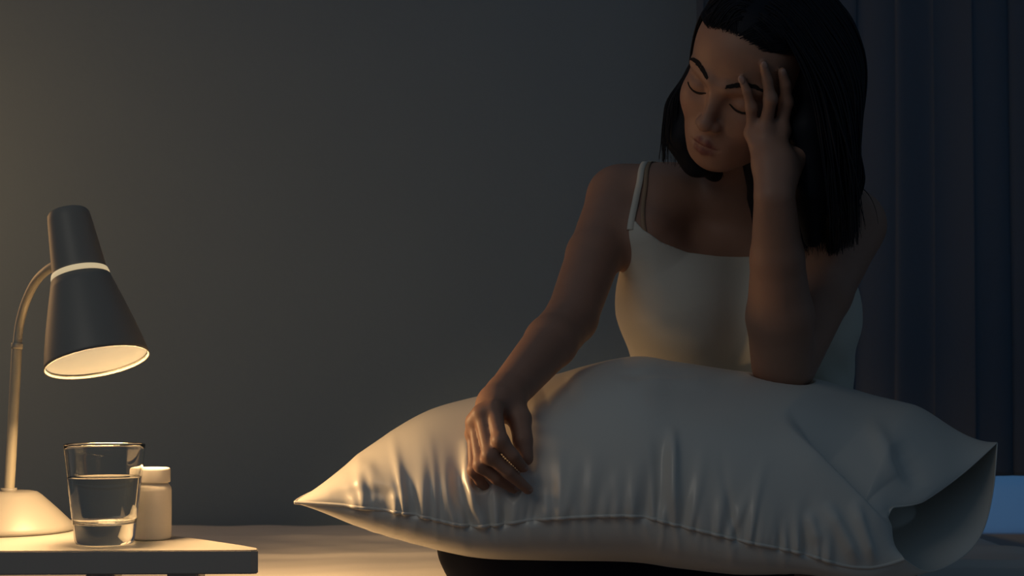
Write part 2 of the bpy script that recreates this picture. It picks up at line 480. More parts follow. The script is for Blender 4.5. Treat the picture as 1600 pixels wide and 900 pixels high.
# ================================================================== implicit-surface modelling
class Field:
    """groups of rounded primitives blended into one smooth body"""
    def __init__(self): self.prims = []; self.gk = {}
    def cone(self, a, b, ra, rb, k=0.02, g=0, sub=False):
        a = np.asarray(a, float); b = np.asarray(b, float)
        c = (a + b) / 2; R = np.linalg.norm(b - a) / 2 + max(ra, rb)
        ba = b - a; l2 = ba @ ba
        def fn(P):
            pa = P - a
            t = np.clip((pa @ ba) / l2, 0, 1)
            return np.linalg.norm(pa - t[..., None] * ba, axis=-1) - (ra + (rb - ra) * t)
        self.prims.append((fn, c, R, k, g, sub)); return self
    def chain(self, pts, rad, k=0.02, g=0):
        for i in range(len(pts) - 1): self.cone(pts[i], pts[i + 1], rad[i], rad[i + 1], k, g)
    def ell(self, c, r, k=0.02, g=0, R=None, sub=False):
        c = np.asarray(c, float); r = np.asarray(r, float)
        Rm = None if R is None else np.asarray(R, float)
        def fn(P):
            q = P - c
            if Rm is not None: q = q @ Rm
            k0 = np.linalg.norm(q / r, axis=-1); k1 = np.linalg.norm(q / (r * r), axis=-1)
            return k0 * (k0 - 1) / (k1 + 1e-9)
        self.prims.append((fn, c, r.max(), k, g, sub)); return self
    def eval(self, P, cen=None, rad=None):
        """P (n, m, 3); cen (n, 3), rad: block centres for culling"""
        n = P.shape[0]
        if cen is None: cen = P.mean(1); rad = np.linalg.norm(P - cen[:, None], axis=-1).max(1)
        groups = {}
        for fn, c, R, k, g, sub in self.prims:
            d = groups.get(g)
            if d is None: d = groups[g] = np.full(P.shape[:2], 9.0, np.float32)
            sel = np.nonzero(np.linalg.norm(cen - c, axis=1) - rad < R + max(0.045, 2.0 * k))[0]
            if not len(sel): continue
            e = fn(P[sel]).astype(np.float32); o = d[sel]
            if sub:
                e = -e; h = np.maximum(k - np.abs(o - e), 0) / k
                d[sel] = np.maximum(o, e) + h * h * k * 0.25
            else:
                h = np.maximum(k - np.abs(o - e), 0) / k
                d[sel] = np.minimum(o, e) - h * h * k * 0.25
        out = None
        for g in sorted(groups):
            d = groups[g]
            if out is None: out = d; continue
            k = self.gk.get(g, 0.004)
            h = np.maximum(k - np.abs(out - d), 0) / k
            out = np.minimum(out, d) - h * h * k * 0.25
        return out
    def at(self, P):
        P = np.asarray(P, float).reshape(-1, 3)
        return self.eval(P[:, None, :], P, np.zeros(len(P)))[:, 0]
    def grad(self, P, e=0.0008):
        P = np.asarray(P, float).reshape(-1, 3); G = np.empty_like(P)
        for i in range(3):
            o = np.zeros(3); o[i] = e
            G[:, i] = self.at(P + o) - self.at(P - o)
        return G / (np.linalg.norm(G, axis=1)[:, None] + 1e-9)
    def bounds(self):
        lo = np.min([c - R for _, c, R, _, _, s in self.prims if not s], 0); hi = np.max([c + R for _, c, R, _, _, s in self.prims if not s], 0)
        return lo - 0.02, hi + 0.02

def surface_nets(fun, lo, hi, h, nb=8):
    """fun(P, cen, rad) -> distance. Sparse blocks of nb cells; returns verts, quads"""
    B = nb * h
    n = np.ceil((hi - lo) / B).astype(int)
    gi = np.stack(np.meshgrid(*[np.arange(k) for k in n], indexing='ij'), -1).reshape(-1, 3)
    cen = lo + (gi + 0.5) * B
    half = B * math.sqrt(3) / 2
    d = np.concatenate([fun(c[:, None], c, np.full(len(c), 0.0) + half * 2)[:, 0] for c in np.array_split(cen, max(1, len(cen) // 40000 + 1))])
    act = gi[np.abs(d) < half * 1.5 + 0.005]
    loc = np.stack(np.meshgrid(*[np.arange(nb + 1)] * 3, indexing='ij'), -1).reshape(-1, 3)
    D = np.empty((len(act), (nb + 1) ** 3), np.float32)
    for s in range(0, len(act), 600):
        a = act[s:s + 600]
        P = lo + (a[:, None] * nb + loc[None]) * h
        D[s:s + 600] = fun(P, lo + (a + 0.5) * B, np.full(len(a), half))
    D = D.reshape(-1, nb + 1, nb + 1, nb + 1)
    NY, NZ = n[1] * nb + 2, n[2] * nb + 2
    key = lambda i, j, k: (i * NY + j) * NZ + k
    corners = [(a, b, c) for a in (0, 1) for b in (0, 1) for c in (0, 1)]
    cv = np.stack([D[:, a:a + nb, b:b + nb, c:c + nb] for a, b, c in corners], -1)
    ins = cv < 0
    cnt = ins.sum(-1)
    bi, ci, cj, ck = np.nonzero((cnt > 0) & (cnt < 8))
    cvs = cv[bi, ci, cj, ck]
    acc = np.zeros((len(bi), 3)); num = np.zeros(len(bi))
    for p in range(8):
        for q in range(p + 1, 8):
            A, Bc = np.array(corners[p]), np.array(corners[q])
            if np.abs(A - Bc).sum() != 1: continue
            va, vb = cvs[:, p], cvs[:, q]
            m = (va < 0) != (vb < 0)
            t = np.where(m, va / np.where(m, va - vb, 1), 0)
            acc += np.where(m[:, None], A + t[:, None] * (Bc - A), 0); num += m
    gidx = act[bi] * nb + np.stack([ci, cj, ck], -1)
    verts = lo + (gidx + acc / num[:, None]) * h
    keys = key(gidx[:, 0], gidx[:, 1], gidx[:, 2]).astype(np.int64)
    order = np.argsort(keys); keys = keys[order]; verts = verts[order]
    def find(i, j, k):
        kk = key(i, j, k); p = np.searchsorted(keys, kk); p = np.minimum(p, len(keys) - 1)
        return np.where(keys[p] == kk, p, -1)
    quads = []
    for ax in range(3):
        s0 = D[:, :nb, :nb, :nb]
        sl = [slice(0, nb)] * 3; sl[ax] = slice(1, nb + 1)
        s1 = D[(slice(None), *sl)]
        b, i, j, k = np.nonzero((s0 < 0) != (s1 < 0))
        inside = s0[b, i, j, k] < 0
        g = act[b] * nb + np.stack([i, j, k], -1)
        u, v = (ax + 1) % 3, (ax + 2) % 3
        eu = np.eye(3, dtype=int)[u]; ev = np.eye(3, dtype=int)[v]
        q = np.stack([find(*(g - eu - ev).T), find(*(g - ev).T), find(*g.T), find(*(g - eu).T)], -1)
        ok = (q >= 0).all(1)
        q = np.where(inside[:, None], q, q[:, ::-1])[ok]
        quads.append(q)
    return verts, np.concatenate(quads)

def relax(verts, quads, it=2, lam=0.5):
    n = len(verts)
    e = np.concatenate([quads[:, [0, 1]], quads[:, [1, 2]], quads[:, [2, 3]], quads[:, [3, 0]]])
    e = np.concatenate([e, e[:, ::-1]])
    deg = np.bincount(e[:, 0], minlength=n).astype(float); deg[deg == 0] = 1
    for _ in range(it):
        acc = np.stack([np.bincount(e[:, 0], weights=verts[e[:, 1], i], minlength=n) for i in range(3)], -1) / deg[:, None]
        verts = verts + lam * (acc - verts)
    return verts

# ================================================================== the woman
HC = np.array([0.328, 2.0, CAM_Z + 0.4252]); HS = 1.0786
def rot(a, b, c):
    ca, sa, cb, sb, cc, sc = math.cos(a), math.sin(a), math.cos(b), math.sin(b), math.cos(c), math.sin(c)
    Rx = np.array([[1, 0, 0], [0, ca, -sa], [0, sa, ca]]); Ry = np.array([[cb, 0, sb], [0, 1, 0], [-sb, 0, cb]])
    Rz = np.array([[cc, -sc, 0], [sc, cc, 0], [0, 0, 1]])
    return Ry @ Rx @ Rz
HR = rot(*np.radians((40.65, 6.72, -34.5)))
H = lambda x, y, z: HC + HS * (HR @ np.array([x, y, z]))       # head frame: x her left, -y face, z up
toH = lambda P: ((P - HC) @ HR) / HS

body = Field()
def hell(c, r, k=0.02, R=None, sub=False): body.ell(H(*c), np.array(r) * HS, k, 0, HR if R is None else HR @ R, sub)
def hcone(a, b, ra, rb, k=0.02, sub=False): body.cone(H(*a), H(*b), ra * HS, rb * HS, k, 0, sub)

# --- torso
roll = rot(0, math.radians(7), 0)
torso = Field()
def both(kind, *a, **k):
    getattr(torso, kind)(*a, **k); getattr(body, kind)(*a, **k)
RS, LS = W(968, 309, 2.205), W(1328, 352, 2.13)
both('ell', W(1160, 788, 2.33), (0.160, 0.120, 0.098), k=0.05)
both('ell', W(1165, 640, 2.30), (0.128, 0.092, 0.14), k=0.06)
both('ell', W(1160, 470, 2.265), (0.138, 0.098, 0.17), k=0.07, R=roll)
both('ell', W(1150, 385, 2.235), (0.130, 0.075, 0.10), k=0.05, R=roll)
both('ell', W(1068, 474, 2.175), (0.078, 0.072, 0.082), k=0.045)
both('cone', W(1006, 372, 2.138), W(1040, 470, 2.170), 0.029, 0.062, k=0.03)
both('cone', W(1290, 392, 2.12), W(1262, 490, 2.17), 0.027, 0.06, k=0.03)
both('ell', W(1240, 492, 2.165), (0.078, 0.072, 0.082), k=0.045)
torso.cone(W(1062, 470, 2.205), W(1075, 600, 2.25), 0.082, 0.075, 0.04)
torso.cone(W(1245, 490, 2.205), W(1250, 620, 2.25), 0.080, 0.075, 0.04)
body.cone(W(1135, 300, 2.215), RS + [0.005, 0.005, 0.0], 0.046, 0.040, 0.04)
body.cone(W(1165, 306, 2.215), LS + [0, 0.005, 0.0], 0.046, 0.043, 0.04)
body.cone(W(1120, 312, 2.165), W(1010, 292, 2.165), 0.011, 0.010, 0.025)      # collar bones
body.cone(W(1165, 318, 2.165), W(1290, 330, 2.13), 0.011, 0.010, 0.025)
body.cone(W(1035, 312, 2.19), W(1015, 372, 2.150), 0.040, 0.032, 0.05)
body.cone(W(1290, 345, 2.135), W(1287, 395, 2.12), 0.030, 0.028, 0.04)
# --- neck
body.cone(W(1145, 330, 2.225), H(0, 0.028, -0.055), 0.053, 0.050, 0.03)
body.cone(W(1128, 312, 2.172), H(-0.026, 0.005, -0.07), 0.012, 0.013, 0.025)
# --- head
hell((0, 0.016, 0.034), (0.072, 0.093, 0.083), 0.03)
hell((0, -0.036, 0.040), (0.060, 0.050, 0.052), 0.03)
hell((0, -0.030, -0.022), (0.0635, 0.056, 0.078), 0.03)
hell((0, -0.044, -0.066), (0.046, 0.041, 0.042), 0.03)
hcone((-0.058, 0.0, -0.045), (-0.018, -0.066, -0.092), 0.014, 0.013, 0.03)
hcone((0.058, 0.0, -0.045), (0.018, -0.066, -0.092), 0.014, 0.013, 0.03)
hell((0, -0.072, -0.095), (0.017, 0.014, 0.014), 0.02)
for s in (-1, 1):
    hell((s * 0.037, -0.060, -0.030), (0.024, 0.021, 0.024), 0.022)           # cheeks
    hell((s * 0.032, -0.0975, -0.003), (0.018, 0.0185, 0.0130), 0.014, sub=True)  # eye sockets
    hell((s * 0.0315, -0.0715, -0.0050), (0.0165, 0.0142, 0.0112), 0.0035)        # closed lids
    hcone((s * 0.012, -0.088, 0.013), (s * 0.048, -0.070, 0.0165), 0.005, 0.004, 0.014)  # brow ridge
    hell((s * 0.0735, 0.014, -0.012), (0.007, 0.017, 0.030), 0.008, R=rot(0.15, 0, s * 0.35))
hcone((0, -0.0845, 0.006), (0, -0.1020, -0.034), 0.0065, 0.0078, 0.014)        # nose
hell((0, -0.1035, -0.0375), (0.0095, 0.0085, 0.0080), 0.008)
for s in (-1, 1):
    hell((s * 0.0105, -0.0945, -0.0405), (0.0070, 0.0085, 0.0066), 0.006)
    hell((s * 0.0060, -0.0995, -0.0475), (0.0030, 0.0042, 0.0026), 0.003, sub=True)
hell((0, -0.0765, -0.068), (0.029, 0.016, 0.021), 0.016)                       # muzzle
up = [(-0.0235, -0.0815, -0.0700), (-0.012, -0.0898, -0.0672), (-0.0045, -0.0930, -0.0650), (0, -0.0928, -0.0660), (0.0045, -0.0930, -0.0650), (0.012, -0.0898, -0.0672), (0.0235, -0.0815, -0.0700)]
ur = [0.0022, 0.0043, 0.0050, 0.0046, 0.0050, 0.0043, 0.0022]
lw = [(-0.0205, -0.0825, -0.0725), (-0.010, -0.0893, -0.0765), (0, -0.0912, -0.0775), (0.010, -0.0893, -0.0765), (0.0205, -0.0825, -0.0725)]
lr = [0.0022, 0.0054, 0.0064, 0.0054, 0.0022]
for i in range(6): hcone(up[i], up[i + 1], ur[i], ur[i + 1], 0.004)
for i in range(4): hcone(lw[i], lw[i + 1], lr[i], lr[i + 1], 0.004)
ml = [(-0.0245, -0.0850, -0.0708), (-0.010, -0.0955, -0.0707), (0, -0.0972, -0.0702), (0.010, -0.0955, -0.0707), (0.0245, -0.0850, -0.0708)]
for i in range(4): hcone(ml[i], ml[i + 1], 0.0011, 0.0011, 0.0025, sub=True)

# --- her right arm (left in the picture), hand resting on the pillow
body.gk.update({1: 0.03, 2: 0.03, 3: 0.004, 4: 0.003})
RE, RW_ = W(893, 497, 2.03), W(792, 615, 1.855)
body.chain([RS, RS * 0.5 + RE * 0.5 + np.array([-0.004, 0, 0]), RE], [0.0425, 0.039, 0.0355], 0.008, 1)
body.cone(RS + [-.004, 0, .0], RS * .7 + RE * .3, 0.043, 0.040, 0.008, 1)
body.chain([RE, RE * 0.66 + RW_ * 0.34, RW_], [0.0355, 0.0350, 0.0258], 0.008, 1)
# --- her left arm, elbow on the pillow, hand to the forehead
LE, LW_ = W(1222, 568, 2.025), W(1210, 308, 1.905)
body.chain([LS, LS * 0.5 + LE * 0.5 + np.array([0.006, 0, 0]), LE + [0.012, 0.02, 0.0]], [0.047, 0.043, 0.040], 0.008, 2)
body.chain([LE, LE * 0.70 + LW_ * 0.30, LE * 0.35 + LW_ * 0.65, LW_], [0.0420, 0.0445, 0.0345, 0.0262], 0.008, 2)

def hand(g, wrist, fingers, thumb, mcp_r=0.0105, wr=0.019, tk=1.0, fk=1.0):
    """fingers: four lists of joints (knuckle, middle, end, tip) from little to index finger"""
    mc = [f[0] for f in fingers]
    for i, f in enumerate(fingers):
        base = wrist + (f[0] - wrist) * 0.18
        body.cone(base, f[0], wr * 0.72, mcp_r * (0.92 if i == 0 else 1), 0.012, g)
        s = (0.80, 0.93, 1.0, 0.97)[i]
        body.chain(f, [0.0096 * s * fk, 0.0086 * s * fk, 0.0074 * s * fk, 0.0058 * s * fk], 0.0025, g)
        body.ell(f[1], np.array([0.0092] * 3) * s * fk, 0.006, g)
    for i in range(3):
        body.cone(mc[i], mc[i + 1], 0.0092, 0.0098, 0.008, g)
        body.cone(wrist * .5 + mc[i] * .5, wrist * .5 + mc[i + 1] * .5, 0.0115, 0.0125, 0.012, g)
    body.cone(thumb[0], thumb[1], 0.0150 * tk, 0.0125 * tk, 0.012, g)
    body.chain(thumb[1:], [0.0118 * tk, 0.0100 * tk, 0.0078 * tk][:len(thumb) - 1], 0.004, g)

R_little = [W(740, 678, 1.815), W(741, 735, 1.790), W(750, 753, 1.797), W(766, 768, 1.808)]
R_ring = [W(743, 660, 1.800), W(752, 727, 1.772), W(776, 748, 1.775), W(803, 764, 1.790)]
R_mid = [W(753, 647, 1.790), W(766, 712, 1.760), W(794, 738, 1.762), W(825, 765, 1.776)]
R_ind = [W(771, 640, 1.787), W(782, 689, 1.756), W(802, 712, 1.757), W(818, 731, 1.768)]
R_thumb = [W(797, 630, 1.838), W(812, 655, 1.815), W(817, 688, 1.797), W(822, 716, 1.790)]
hand(3, RW_, [R_little, R_ring, R_mid, R_ind], R_thumb, tk=1.2, fk=1.08)
body.cone(RW_, RW_ + (R_mid[0] - RW_) * .4, 0.0245, 0.0195, 0.02, 3)

# left hand lies on the side of the face: find the depth at which each joint touches the head
headonly = Field(); headonly.prims = list(body.prims); headonly.gk = body.gk
headonly.prims = [p for p in body.prims if p[4] == 0]
def on_head(px, py, off, dmax=1.93):
    for d in np.arange(1.80, 2.1, 0.002):
        p = W(px, py, d)
        if headonly.at(p)[0] < off: return p
    return W(px, py, dmax)
def lfinger(pp, offs): return [on_head(x, y, o) for (x, y), o in zip(pp, offs)]
L_little = lfinger([(1175, 207), (1174, 168), (1167, 143), (1159, 123)], [0.012, 0.011, 0.009, 0.007])
L_ring = lfinger([(1196, 200), (1204, 155), (1199, 126), (1193, 101)], [0.020, 0.015, 0.010, 0.008])
L_mid = lfinger([(1220, 203), (1228, 160), (1227, 132), (1222, 112)], [0.024, 0.017, 0.012, 0.009])
L_ind = lfinger([(1240, 212), (1250, 180), (1252, 160), (1251, 144)], [0.022, 0.014, 0.008, 0.004])
L_thumb = [W(1228, 275, 1.922), W(1248, 245, 1.938), W(1256, 215, 1.955), W(1258, 195, 1.965)]
hand(4, LW_, [L_little, L_ring, L_mid, L_ind], L_thumb)
body.cone(LW_, LW_ + (L_mid[0] - LW_) * .5, 0.0240, 0.0215, 0.02, 4)

# --- legs, crossed on the bed (inside the trousers)
HIPR, HIPL = W(1090, 850, 2.33), W(1235, 850, 2.33)
HIPR[2] = HIPL[2] = BED_Z + 0.10
KR = np.array([-0.035, 2.00, BED_Z + 0.073]); KL = np.array([0.51, 2.06, BED_Z + 0.075])
AR = np.array([0.33, 1.93, BED_Z + 0.046]); AL = np.array([0.20, 2.10, BED_Z + 0.045])
legs = Field()
def leg(Fd, g, o=0.0):
    for hip, kn, an, gg in ((HIPR, KR, AR, g), (HIPL, KL, AL, g + 1)):
        Fd.chain([hip, hip * .5 + kn * .5, kn], [0.083 + o, 0.074 + o, 0.056 + o], 0.03, gg)
        Fd.chain([kn, kn * .65 + an * .35, an], [0.053 + o, 0.051 + o, 0.034 + o], 0.03, gg)
leg(body, 5, -0.004); body.gk.update({5: 0.03, 6: 0.03})
for an, dirv, gg in ((AR, np.array([0.9, 0.35, -0.1]), 5), (AL, np.array([-0.9, 0.3, -0.1]), 6)):
    body.cone(an, an + dirv * 0.12, 0.032, 0.020, 0.02, gg)
    body.cone(an + dirv * .12, an + dirv * 0.17, 0.020, 0.012, 0.02, gg)

person = empty('person', (0.36, 2.25, BED_Z))
tag(person, 'woman in a white camisole sitting cross legged, one hand to her forehead', 'person')

VOX = 0.0023
lo, hi = body.bounds()
bv, bq = surface_nets(body.eval, lo, hi, VOX)
bv = relax(bv, bq, 2, 0.45)
me = mesh_np('body', bv, bq)
# skin tint: lips, lids, cheeks, knuckles have colours of their own
hl = toH(bv)
col = np.tile(np.array([0.40, 0.222, 0.152]), (len(bv), 1))
def seg_dist(P, pts):
    d = np.full(len(P), 9.0); pts = np.asarray(pts)
    for a, b in zip(pts[:-1], pts[1:]):
        ba = b - a; t = np.clip(((P - a) @ ba) / (ba @ ba), 0, 1)
        d = np.minimum(d, np.linalg.norm(P - a - t[:, None] * ba, axis=1))
    return d
near = np.nonzero(np.linalg.norm(hl, axis=1) < 0.15)[0]
q = hl[near]
def seg_gap(P, pts, rad):
    d = np.full(len(P), 9.0); pts = np.asarray(pts)
    for a, b, ra, rb in zip(pts[:-1], pts[1:], rad[:-1], rad[1:]):
        ba = b - a; t = np.clip(((P - a) @ ba) / (ba @ ba), 0, 1)
        d = np.minimum(d, np.linalg.norm(P - a - t[:, None] * ba, axis=1) - ra - (rb - ra) * t)
    return d
lip = np.clip(1.0 - (np.minimum(seg_gap(q, up, ur), seg_gap(q, lw, lr)) - 0.0004) / 0.0012, 0, 1)
col[near] = col[near] * (1 - lip[:, None]) + np.array([0.19, 0.045, 0.05]) * lip[:, None]
for s in (-1, 1):
    ch = np.exp(-(np.linalg.norm(q - [s * 0.04, -0.075, -0.035], axis=1) / 0.024) ** 2) * 0.25
    col[near] = col[near] * (1 - ch[:, None]) + np.array([0.42, 0.19, 0.14]) * ch[:, None]
ca = me.color_attributes.new('tint', 'FLOAT_COLOR', 'POINT')
ca.data.foreach_set('color', np.c_[col, np.ones(len(col))].astype(np.float32).ravel())
link('body', me, M_skin, person)
print('body verts', len(bv), 'quads', len(bq))

# --- camisole: a cloth shell around the torso, cut at neckline and arm holes
def neck_z(px):
    xs = [900, 985, 1000, 1030, 1070, 1120, 1180, 1240, 1275, 1300, 1400]
    ys = [340, 345, 364, 384, 397, 402, 401, 398, 388, 372, 366]
    return np.interp(px, xs, ys)
def tank_field(P, cen, rad):
    d = np.minimum(torso.eval(P, cen, rad), headonly.eval(P, cen, rad))
    x, y, z = P[..., 0], P[..., 1], P[..., 2]
    w = 0.0011 * np.sin(95 * (z + 0.55 * x) + 3 * np.sin(14 * x)) * np.exp(-((z - (CAM_Z + 0.02)) / 0.05) ** 2)
    w += 0.0010 * np.sin(120 * (x - 0.30) + 40 * (z - CAM_Z)) * np.exp(-((z - CAM_Z - 0.155) / 0.03) ** 2 - ((x - 0.19) / 0.035) ** 2)
    d = d - 0.0045 - w
    px = 800 + F * x / 2.15
    zn = CAM_Z - (neck_z(px) - HZ) / F * 2.15
    zn = np.where(y > 2.27, np.minimum(zn, CAM_Z + 0.19), zn)
    cut = (z - zn) * 0.8
    # arm holes: cylinders around the shoulders
    for c, r in ((W(938, 330, 2.2), 0.040), (W(1362, 360, 2.2), 0.050)):
        q = np.sqrt((x - c[0]) ** 2 + (z - c[2]) ** 2) - r
        cut = np.maximum(cut, -q)
    low = (CAM_Z - 0.17) - z
    return np.maximum(np.maximum(d, cut), low)
tl, th = torso.bounds()
tv, tq = surface_nets(tank_field, tl, th, 0.0026)
tv = relax(tv, tq, 2, 0.4)
link('camisole', mesh_np('camisole', tv, tq), M_tank, person)

skinonly = body
def to_surface(P, off, fld=None, it=6):
    P = np.array(P, float).reshape(-1, 3); fld = fld or body
    for _ in range(it):
        d = fld.at(P); P = P - fld.grad(P) * (d - off)[:, None]
    return P
def ray_pt(px, py, off=0.0, fld=None):
    ds = np.arange(1.9, 2.5, 0.0015); P = np.array([W(px, py, d) for d in ds]); v = (fld or body).at(P)
    h = np.nonzero(v < off)[0]
    return P[h[0]] if len(h) else W(px, py, 2.2)
def ribbon(name, pts, width, thick, m, parent, fld=None, off=0.001):
    """flat band lying on the skin"""
    P = to_surface(pts, off, fld); n = (fld or body).grad(P)
    t = np.gradient(P, axis=0); t /= np.linalg.norm(t, axis=1)[:, None] + 1e-9
    b = np.cross(t, n); b /= np.linalg.norm(b, axis=1)[:, None] + 1e-9
    w = np.broadcast_to(np.asarray(width, float), (len(P),))[:, None] / 2; th_ = thick
    sec = [P + b * w + n * 0.0, P + b * w * .9 + n * th_, P - b * w * .9 + n * th_, P - b * w, P - n * 0.0012]
    k = len(sec); V = np.stack(sec, 1).reshape(-1, 3); f = []
    for i in range(len(P) - 1):
        for j in range(k):
            f.append((i * k + j, (i + 1) * k + j, (i + 1) * k + (j + 1) % k, i * k + (j + 1) % k))
    f.append(tuple(range(k))); f.append(tuple((len(P) - 1) * k + j for j in range(k))[::-1])
    return link(name, mesh_np(name, V, f), m, parent)
front = [ray_pt(985, 360), ray_pt(988, 340), ray_pt(994, 310), ray_pt(1001, 280), ray_pt(1008, 256), ray_pt(1014, 240)]
ribbon('strap', spline(front + [W(1020, 232, 2.22), W(1030, 262, 2.28), W(1040, 330, 2.32), W(1050, 400, 2.34)], 60), 0.0098, 0.0022, M_tank, person)
front = [ray_pt(1302, 385), ray_pt(1299, 360), ray_pt(1296, 335), ray_pt(1290, 312)]
ribbon('strap', spline(front + [W(1283, 300, 2.20), W(1275, 320, 2.27), W(1265, 400, 2.33)], 60), 0.0098, 0.0022, M_tank, person)
front = [ray_pt(1011, 378), ray_pt(1005, 350), ray_pt(1005, 320), ray_pt(1009, 288), ray_pt(1017, 252)]
ribbon('inner_strap', spline(front + [W(1026, 240, 2.22), W(1036, 270, 2.27)], 50), 0.0062, 0.0012, M_strap2, person)

# --- trousers
pants = Field(); leg(pants, 0, 0.006)
for i, p in enumerate(pants.prims): pants.prims[i] = (*p[:3], 0.02, p[4], p[5])
pants.gk.update({1: 0.02, 2: 0.04})
pants.ell(W(1160, 800, 2.33), (0.168, 0.128, 0.105), 0.04, 2)
pants.ell(W(1165, 720, 2.32), (0.142, 0.106, 0.075), 0.04, 2)
def pants_field(P, cen, rad):
    d = pants.eval(P, cen, rad); x, y, z = P[..., 0], P[..., 1], P[..., 2]
    d = d - 0.0016 * np.sin(70 * x + 55 * y + 2.5 * np.sin(30 * z)) - 0.001 * np.sin(110 * y - 60 * x)
    return np.maximum(d, (BED_Z + 0.0005) - z)
pl, ph = pants.bounds()
pv, pq = surface_nets(pants_field, pl, ph, 0.0042)
pv = relax(pv, pq, 2, 0.4)
link('trousers', mesh_np('trousers', pv, pq), M_trouser, person)

# --- brows and lashes lie on the face
def face_pt(x, z, off=0.0):
    P = np.array([H(x, y, z) for y in np.arange(-0.125, -0.03, 0.0008)])
    h = np.nonzero(headonly.at(P) < off)[0]
    return P[h[0]] if len(h) else H(x, -0.06, z)
for s in (-1, 1):
    tt = np.linspace(0, 1, 26)
    bx = s * (0.0125 + 0.040 * tt); bz = 0.0165 + 0.0095 * np.sin(np.pi * np.clip(tt * 0.78, 0, 1)) - 0.003 * tt
    mid = np.array([face_pt(a, b) for a, b in zip(bx, bz)])
    bvs, bfs, nb_ = [], [], 0
    zl = HR @ np.array([0, 0, 1.0])
    for n_ in range(260):
        t0 = rng.random(); i0 = t0 * 25; c0 = mid[int(min(i0, 24))] * (1 - i0 % 1) + mid[int(min(i0 + 1, 25))] * (i0 % 1)
        half = 0.0033 * math.sin(math.pi * min(1, 0.22 + 0.76 * t0)) ** 0.8
        c0 = c0 + zl * rng.uniform(-half, half)
        along = (mid[-1] - mid[0]); along = along / np.linalg.norm(along)
        dirn = along * 0.9 + zl * (0.75 * (1 - t0) - 0.25) + rng.normal(size=3) * 0.08
        dirn /= np.linalg.norm(dirn)
        hp = to_surface([c0 + dirn * k_ * 0.0018 for k_ in range(4)], 0.0004, headonly, 2)
        v_, f_ = tube_arrays(hp, [0.00042, 0.00045, 0.00036, 0.0001], 4, False)
        bvs.append(v_); bfs += [tuple(a_ + nb_ for a_ in ff) for ff in f_]; nb_ += len(v_)
    link('eyebrow', mesh_np('eyebrow', np.concatenate(bvs), bfs), M_brow, person)
    lx = s * (0.0165 + 0.0310 * tt); lz = -0.0085 - 0.0052 * np.sin(np.pi * np.clip(tt * 0.92, 0, 1)) + 0.0015 * tt
    pts = [face_pt(a, b) for a, b in zip(lx, lz)]
    ribbon('eyelashes', pts, 0.0030 * np.sin(np.pi * np.clip(0.04 + 0.95 * tt, 0, 1)) ** 0.7 + 0.0002, 0.0016, M_brow, person, headonly, 0.0)

# --- hair: a dark mass with thousands of single strands laid over it
mass = Field()
mass.chain([H(0.058, 0.030, 0.03), W(1268, 90, 2.05), W(1280, 190, 2.06), W(1290, 285, 2.06), W(1288, 350, 2.04)], [0.040, 0.044, 0.046, 0.042, 0.026], 0.02, 0)
mass.chain([H(0.055, -0.02, 0.075), W(1262, 120, 1.955), W(1265, 200, 1.945), W(1267, 300, 1.955), W(1270, 372, 1.985)], [0.014, 0.020, 0.025, 0.026, 0.013], 0.02, 0)
mass.chain([H(-0.058, 0.035, 0.0), W(1078, 175, 2.075), W(1074, 215, 2.075), W(1090, 250, 2.085), W(1120, 262, 2.13), W(1165, 266, 2.17)], [0.030, 0.026, 0.026, 0.020, 0.016, 0.014], 0.02, 0)
mass.chain([W(1180, 255, 2.06), W(1186, 310, 2.09), W(1181, 350, 2.10)], [0.018, 0.014, 0.006], 0.012, 0)
mass.chain([H(0, 0.085, 0.0), W(1215, 200, 2.22), W(1220, 300, 2.30)], [0.06, 0.07, 0.05], 0.03, 0)
CAPC, CAPR = np.array([0, 0.018, 0.036]), np.array([0.0755, 0.0960, 0.0880])
def hairline(q):      # > 0 on the face side
    x, y, z = q[..., 0], q[..., 1], q[..., 2]
    return (-0.074 + 0.80 * (0.074 - z) + 6.0 * np.maximum(np.abs(x) - 0.035, 0) ** 2 * 8 - y) / 1.3
def hair_field(P, cen, rad):
    d = mass.eval(P, cen, rad)
    q = (P - HC) @ HR / HS
    e = q - CAPC
    k0 = np.linalg.norm(e / CAPR, axis=-1); k1 = np.linalg.norm(e / CAPR ** 2, axis=-1)
    c = k0 * (k0 - 1) / (k1 + 1e-9) * HS
    sel = np.nonzero(np.linalg.norm(cen - H(0, -0.02, 0.05), axis=1) - rad < 0.13)[0]
    if len(sel):
        c = np.array(c)
        c[sel] = np.minimum(c[sel], headonly.eval(P[sel], cen[sel], rad[sel]) - 0.0003 - 0.0055 * np.clip(-hairline(q[sel]) / 0.03, 0, 1))
    c = np.maximum(c, hairline(q) * HS)
    c = np.maximum(c, (-0.055 - q[..., 2]) * HS)
    h = np.maximum(0.02 - np.abs(c - d), 0) / 0.02
    return np.minimum(c, d) - h * h * 0.02 * 0.25
ml_, mh_ = mass.bounds(); ml_ = np.minimum(ml_, HC - 0.16); mh_ = np.maximum(mh_, HC + 0.16)
hv, hq = surface_nets(hair_field, ml_, mh_, 0.0035)
hv = relax(hv, hq, 2, 0.4)

